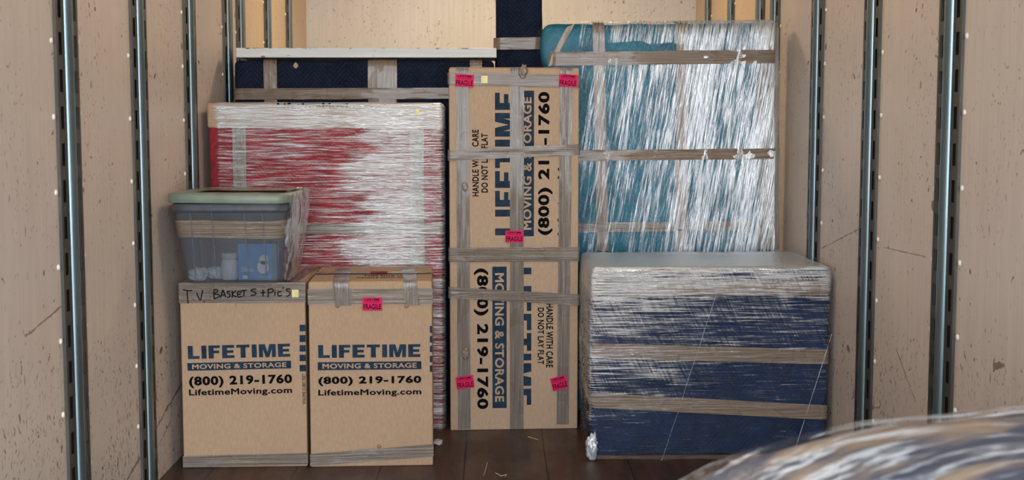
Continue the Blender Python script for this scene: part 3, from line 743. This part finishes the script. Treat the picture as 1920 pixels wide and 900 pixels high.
# ---------- storage tote on the left carton
def rrect(x0, x1, y0, y1, r, n=5):
    out = []
    for (cx, cy, a) in ((x1-r, y1-r, 0), (x0+r, y1-r, 90), (x0+r, y0+r, 180), (x1-r, y0+r, 270)):
        for i in range(n+1): b = R(a+90*i/n); out.append((cx+r*math.cos(b), cy+r*math.sin(b)))
    return out
def loft(bm, rings, cap0=True, cap1=True, sub=0):
    R_ = [[bm.verts.new((x, y, z)) for x, y in ring] for ring, z in rings]; n = len(R_[0])
    for a, b in zip(R_[:-1], R_[1:]):
        for i in range(n): bm.faces.new((a[i], a[(i+1) % n], b[(i+1) % n], b[i]))
    if cap0: bm.faces.new(R_[0])
    if cap1: bm.faces.new(R_[-1])
T = Thing('storage_tote', 'grey translucent plastic tote with a pale green lid standing on the handwritten carton', 'storage box', (-.948, 4.69, .6905), 0)
zs = .6905
def tote_ring(k, g=0):         # k 0 bottom .. 1 rim
    return rrect(-.182-.022*k-g, .178+.022*k+g, -.165-.06*k-g, .15+.06*k+g, .055+g, 6)
bm = bmesh.new(); rings = [(tote_ring(0, -.02), .003), (tote_ring(0, -.004), .006), (tote_ring(.05), .022)]
for k in range(1, 9): rings.append((tote_ring(k/8), .022+k/8*.245))
loft(bm, rings, cap1=False)
t = NT('grey_translucent_plastic'); n = t.noise(t.map((8, 8, 2)), 1, 3)
b_ = t.prin(t.mix(t.sstep(n, .3, .7), (.15, .16, .18), (.18, .19, .215)), .28, spec=.6, normal=t.bump(t.noise(t.map((30, 30, 1)), 1, 2), .3, .002))
M['tote'] = t.end(t.mixs(.48, t.transp((.78, .82, .88)), b_))
link('tub', bm, M['tote'], T, True)
bm = bmesh.new()
for x in (-.135, -.06, .055, .12):                       # vertical ribs of the front wall
    vs = box_bm(bm, x-.0015, x+.0015, -.004, .0, .03, .262)
    for v in vs: v.co.y += -.166-.06*(v.co.z-.022)/.245-.001
link('rib', bm, plain('pale_grey_rib', (.13, .14, .155), .35), T)
bm = bmesh.new(); loft(bm, [(tote_ring(1, .001), .262), (tote_ring(1, .010), .266), (tote_ring(1, .010), .276), (tote_ring(1, .003), .292)], False, False)
link('rim', bm, plain('grey_rim_plastic', (.075, .08, .095), .5), T, True)
t = NT('pale_green_lid'); n = t.noise(t.co, 14, 4)
M['lid'] = t.end(t.prin(t.mix(t.sstep(n, .35, .7), (.21, .25, .195), (.16, .19, .15)), .42, normal=t.bump(n, .2, .003)))
bm = bmesh.new(); LR = lambda g, r=.06: rrect(-.222-g, .220+g, -.240-g, .222+g, r, 6)
loft(bm, [(LR(-.008), .293), (LR(.0), .294), (LR(.0015), .297), (LR(.0015), .320), (LR(-.001), .325), (LR(-.008), .3285), (LR(-.030), .330), (LR(-.036), .322), (LR(-.06), .321), (LR(-.066), .326)], False, True)
for v in bm.verts: v.co.z += .006*mnoise.noise(V((v.co.x*9, v.co.y*7, 2)))
link('lid', bm, M['lid'], T, True)
bm = bmesh.new()
rg = [tote_ring(.86, .004), tote_ring(.80, .004), tote_ring(.72, .004), tote_ring(.66, .004), tote_ring(.60, .004)]
loft(bm, [(r_, .022+k*.245) for r_, k in zip(rg, (.86, .80, .72, .66, .60))], False, False)
for v in bm.verts: v.co.z += .010*mnoise.noise(V((v.co.x*5, v.co.y*5, 8)))
M['tape_lid'] = tape_mat('brown_tape_on_lid', (.30, .21, .12), 0, .2)
M['tape_tote'] = tape_mat('tan_tape_round_tote', (.30, .235, .17), 0, .25, .88)
link('packing_tape', bm, M['tape_tote'], T, True)
link('packing_tape', ribbon([(V((-.16, .02, .3345)), V((0, 0, 1))), (V((.0, -.02, .334)), V((0, 0, 1))), (V((.206, .0, .3345)), V((0, 0, 1)))], V((0, 1, 0)), .15, 81, amp=.003), M['tape_lid'], T, True)
def cover_tote(t): return t.add(t.sstep(t.x, .12, .21, -.22, .10), 0)
M['f_tote'] = film('stretch_film_round_tote', (45, 30, 5), bias=-.02, macro=.2, cover=cover_tote, clear=.03, milkw=.25, rough=.15, bumpd=.008)
bm = bmesh.new(); rings = []
for k in range(12):
    u = k/11; g = .006+.004*u
    ring = rrect(-.184-.022*u-g, .178+.012+.030*min(1, u*1.6)+g, -.165-.06*u-g, .15+.06*u+g, .058, 8)
    rings.append((ring, .010+u*.322))
loft(bm, rings, False, False)
for v in bm.verts:
    if v.co.x > .1: v.co.x += .006*mnoise.noise(V((v.co.y*20, v.co.z*26, 1)))
for v in bm.verts: v.co.x = max(v.co.x, -.229)
link('stretch_film', bm, M['f_tote'], T, True)
# contents of the tote
tx, ty, tz = -.948, 4.69, .6905
t = NT('white_plastic_bag'); n = t.noise(t.co, 40, 4)
M['bag'] = t.end(t.prin(t.mix(n, (.72, .72, .74), (.86, .86, .88)), .35, normal=t.bump(n, .7, .006)))
bags = [('crumpled white plastic bag at the left end inside the grey tote', -.136, -.11, .036), ('crumpled white plastic bag beside the white jar inside the grey tote', -.085, -.055, .034)]
for lab, bx, by, r in bags:
    bm = bmesh.new(); bmesh.ops.create_icosphere(bm, subdivisions=4, radius=r)
    for v in bm.verts:
        k = 1+.35*mnoise.noise(v.co*45)+.25*mnoise.noise(v.co*110); v.co *= k; v.co.z = max(v.co.z*.7, -r*.6)
    o = link('plastic_bag', bm, M['bag'], None, True); o.location = (tx+bx, ty+by, tz+.008+r*.6); tag(o, lab, 'bag', 'plastic bags inside the tote')
T = Thing('white_jar', 'squat white plastic jar with lid inside the grey tote', 'jar', (tx-.028, ty-.095, tz+.008))
bm = bmesh.new(); prof = [(.0, 0), (.026, 0), (.030, .006), (.031, .06), (.027, .072), (.023, .076)]
def lathe(bm, prof, n=24):
    rows = [[bm.verts.new((r*math.cos(2*math.pi*i/n), r*math.sin(2*math.pi*i/n), z)) for i in range(n)] for r, z in prof[1:]]
    for a, b in zip(rows[:-1], rows[1:]):
        for i in range(n): bm.faces.new((a[i], a[(i+1) % n], b[(i+1) % n], b[i]))
    bm.faces.new(rows[0]); bm.faces.new(rows[-1])
lathe(bm, prof); link('jar_body', bm, M['bag'], T, True)
bm = bmesh.new(); lathe(bm, [(0, .077), (.027, .077), (.029, .080), (.029, .096), (.026, .099)]); link('jar_lid', bm, plain('off_white_lid', (.7, .68, .6), .4), T, True)
T = Thing('blue_package', 'blue printed carton with a white oval picture, inside the grey tote', 'package', (tx+.070, ty-.125, tz+.008))
bm = bmesh.new(); box_bm(bm, -.062, .080, 0, .05, 0, .135, .003); link('package_box', bm, plain('bright_blue_card', (.01, .30, .66), .35), T)
bm = bmesh.new(); box_bm(bm, .062, .080, -.001, .0, 0, .135); link('package_corner', bm, plain('teal_card', (.03, .22, .30), .4), T)
bm = bmesh.new()
for (cx, cz, rx, rz) in ((.030, .048, .022, .024), (.033, .075, .017, .018)):
    g = bmesh.ops.create_circle(bm, cap_ends=True, segments=24, radius=1)
    for v in g['verts']: a = v.co.copy(); v.co = V((cx+a.x*rx, -.0012, cz+a.y*rz))
link('white_oval_picture', bm, M['bag'], T, recalc=False)
letter('package_lettering', 'abbpiory', T, .008, .006, .05, .012, -.0014, M['bag'], 0, .02)
for k, w in enumerate((.018, .045, .045)): patch('package_print', T, [(-.05, .045-k*.006), (-.05+w, .045-k*.006), (-.05+w, .047-k*.006), (-.05, .047-k*.006)], -.0012, M['bag'])
patch('package_print', T, [(-.045, .006), (-.028, .006), (-.028, .018), (-.045, .018)], -.0012, M['bag'])

# ---------- navy wrapped crate
T = Thing('wrapped_navy_crate', 'big navy quilted crate under clear film with three tape bands, on the floor', 'wrapped furniture', (.358, 4.664, 0))
NX, NY, NZ = .892, .57, .727
def warp_nav(w, n):
    w = w.copy(); return w
bm = bmesh.new(); box_bm(bm, .006, NX-.006, .006, NY-.01, 0, .016, .002); link('wooden_base', bm, plain('raw_brown_board', (.08, .042, .025), .7), T)
link('quilted_blanket', soft_box((0, 0, .014), (NX, NY, NZ), .018, .04, amp=.003, seed=41), M['q_blue'], T, True)
for yl0, yl1, yr0, yr1, sd in ((527, 553, 524, 555, 1), (644, 670, 655, 683, 2), (737, 763, 757, 789, 3)):
    zl = (T.on(1110, yl0)[1]+T.on(1110, yl1)[1])/2; zr = (T.on(1557, yr0)[1]+T.on(1557, yr1)[1])/2
    link('packing_tape', ribbon(band_h(0, NX, 0, .5, .018, .0055, zl, zr), V((0, 0, 1)), .056, sd+90, across=8), M['tape_h'], T, True)
def cover_glint_nav(t):  # besides haze, paints in reflected sky: whiter top and left, darker foot
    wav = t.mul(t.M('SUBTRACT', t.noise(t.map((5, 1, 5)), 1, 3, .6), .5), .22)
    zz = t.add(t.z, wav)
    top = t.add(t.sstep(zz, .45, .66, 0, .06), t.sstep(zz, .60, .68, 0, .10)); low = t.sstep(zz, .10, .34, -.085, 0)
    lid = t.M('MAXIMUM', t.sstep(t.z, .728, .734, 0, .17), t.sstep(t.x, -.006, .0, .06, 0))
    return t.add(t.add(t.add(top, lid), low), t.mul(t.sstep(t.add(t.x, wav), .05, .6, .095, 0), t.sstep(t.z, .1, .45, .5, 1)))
M['f_nav'] = film('stretch_film_crossing_streaks', (6, 20, 230), bias=-.045, macro=.22, cover=cover_glint_nav, bumpd=.006, milkw=.30, rough=.18, fine=1.0,
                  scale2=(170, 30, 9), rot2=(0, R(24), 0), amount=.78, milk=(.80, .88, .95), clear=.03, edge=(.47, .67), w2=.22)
def warp_navf(w, n):
    w = w.copy()
    if w.x < .0: w.x -= .004*math.sin(max(0, min(1, w.z/NZ))*math.pi)*(1+mnoise.noise(V((w.y*8, w.z*8, 0))))
    w.x = min(w.x, .908)
    return w
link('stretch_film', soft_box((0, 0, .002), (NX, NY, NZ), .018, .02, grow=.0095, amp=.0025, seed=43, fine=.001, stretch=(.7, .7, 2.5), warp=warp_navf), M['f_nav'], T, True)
def twist(pts, r):
    bm = bmesh.new(); n = 6; rows = []
    for i, p in enumerate(pts):
        rr = r*(.6+.8*abs(mnoise.noise(V((i*.9, 2, 0))))); d = (pts[min(i+1, len(pts)-1)]-pts[max(i-1, 0)]).normalized(); u = d.cross(V((0, 1, 0))).normalized(); w = d.cross(u)
        rows.append([bm.verts.new(p+u*rr*math.cos(2*math.pi*k/n)+w*rr*math.sin(2*math.pi*k/n)) for k in range(n)])
    for a, b in zip(rows[:-1], rows[1:]):
        for k in range(n): bm.faces.new((a[k], a[(k+1) % n], b[(k+1) % n], b[k]))
    return bm
M['rope'] = film('twisted_film_rope', (60, 60, 20), bias=.12, milkw=.5, rough=.25)
def line(a, b, n=16, y=-.014, wob=.003):
    A, B = T.on(*a), T.on(*b); return [V((A[0]+(B[0]-A[0])*i/n+wob*mnoise.noise(V((i*.4, a[0], 0))), y, A[1]+(B[1]-A[1])*i/n)) for i in range(n+1)]
link('twisted_film_strand', twist(line((1558, 625), (1490, 838)), .0012), M['rope'], T, True)
link('twisted_film_strand', twist(line((1352, 520), (1240, 862)), .0006), M['rope'], T, True)
A = T.on(1106, 850); bm = bmesh.new(); bmesh.ops.create_icosphere(bm, subdivisions=4, radius=.024)
for v in bm.verts: k = 1+.4*mnoise.noise(v.co*70)+.3*mnoise.noise(v.co*180); v.co = V((v.co.x*k*.9+.004, v.co.y*k*.6-.006, max(.003, v.co.z*k*2.1+.052)))
link('gathered_film_knot', bm, M['rope'], T, True)

# ---------- blurred wrapped sofa in the foreground
T = Thing('wrapped_foreground_sofa', 'out of focus film wrapped padded piece rising from the lower right corner, nearest the camera', 'wrapped furniture', (.20, 1.50, 0), 24)
def warp_fg(w, n):
    w = w.copy(); e = max(0, min(1, 1-(w.x)/.55)); w.z -= .11*e*e*(1 if w.z > .3 else 0); return w
t = NT('patchy_upholstery'); n = t.noise(t.map((3, 9, 9)), 1, 3, .5, .5)
M['patchy'] = t.end(t.prin(t.mix(t.sstep(n, .42, .58), (.055, .07, .115), (.36, .27, .20)), .8))
link('padded_body', soft_box((0, -.5, 0), (.90, .26, .80), .10, .04, amp=.012, freq=3, seed=51, warp=warp_fg), M['patchy'], T, True)
M['f_fg'] = film('stretch_film_loose', (5, 38, 38), bias=.0, macro=.35, bumpd=.010, milkw=.6, rough=.25, fine=1.7, clear=.06)
link('stretch_film', soft_box((0, -.5, .002), (.90, .26, .80), .10, .03, grow=.013, amp=.012, freq=3, seed=51, warp=warp_fg), M['f_fg'], T, True)

# ---------- scraps on the floor
def fpt(px, py):
    d = ray(px, py); k = -CAMH/d.z; return V((d.x*k, d.y*k, 0))
M['straw'] = plain('pale_wood_splinter', (.55, .42, .25), .6)
for lab, pts in (('short pale wood splinter on the floor in front of the tall carton', [(990, 820), (1000, 823), (1009, 826)]),
                 ('curled thin pale splinter on the floor, left of the other curled one', [(914, 868), (911, 880), (907, 893)]),
                 ('curled thin pale splinter on the floor near the lower frame edge', [(929, 888), (940, 894), (950, 891), (947, 896)])):
    P = [fpt(*p) for p in pts]; base = P[0].copy(); fine = []
    for a, b in zip(P[:-1], P[1:]):
        for i in range(5): fine.append(a.lerp(b, i/5))
    fine.append(P[-1]); fine = [p-base+V((0, 0, .0025)) for p in fine]
    bm = bmesh.new(); rows = []
    for i, p in enumerate(fine):
        d = (fine[min(i+1, len(fine)-1)]-fine[max(0, i-1)]).normalized(); u = V((-d.y, d.x, 0))*.0022*(1-.5*abs(i/len(fine)-.5))
        rows.append([bm.verts.new(p+u), bm.verts.new(p+V((0, 0, .002))), bm.verts.new(p-u), bm.verts.new(p-V((0, 0, .0015)))])
    for a, b in zip(rows[:-1], rows[1:]):
        for k in range(4): bm.faces.new((a[k], a[(k+1) % 4], b[(k+1) % 4], b[k]))
    o = link('wood_splinter', bm, M['straw'], None, True); o.location = base; tag(o, lab, 'splinter', 'wood splinters on the floor')
p = fpt(822, 832); bm = bmesh.new(); bmesh.ops.create_icosphere(bm, subdivisions=4, radius=.02)
for v in bm.verts: k = 1+.6*mnoise.noise(v.co*80)+.4*mnoise.noise(v.co*200); v.co = V((v.co.x*k, v.co.y*k*1.6, max(-.006, v.co.z*k*.35)))
o = link('film_scrap', bm, M['rope'], None, True); o.location = (p.x, p.y, .007); tag(o, 'small crumpled scrap of clear film on the floor right of the cartons', 'plastic scrap')
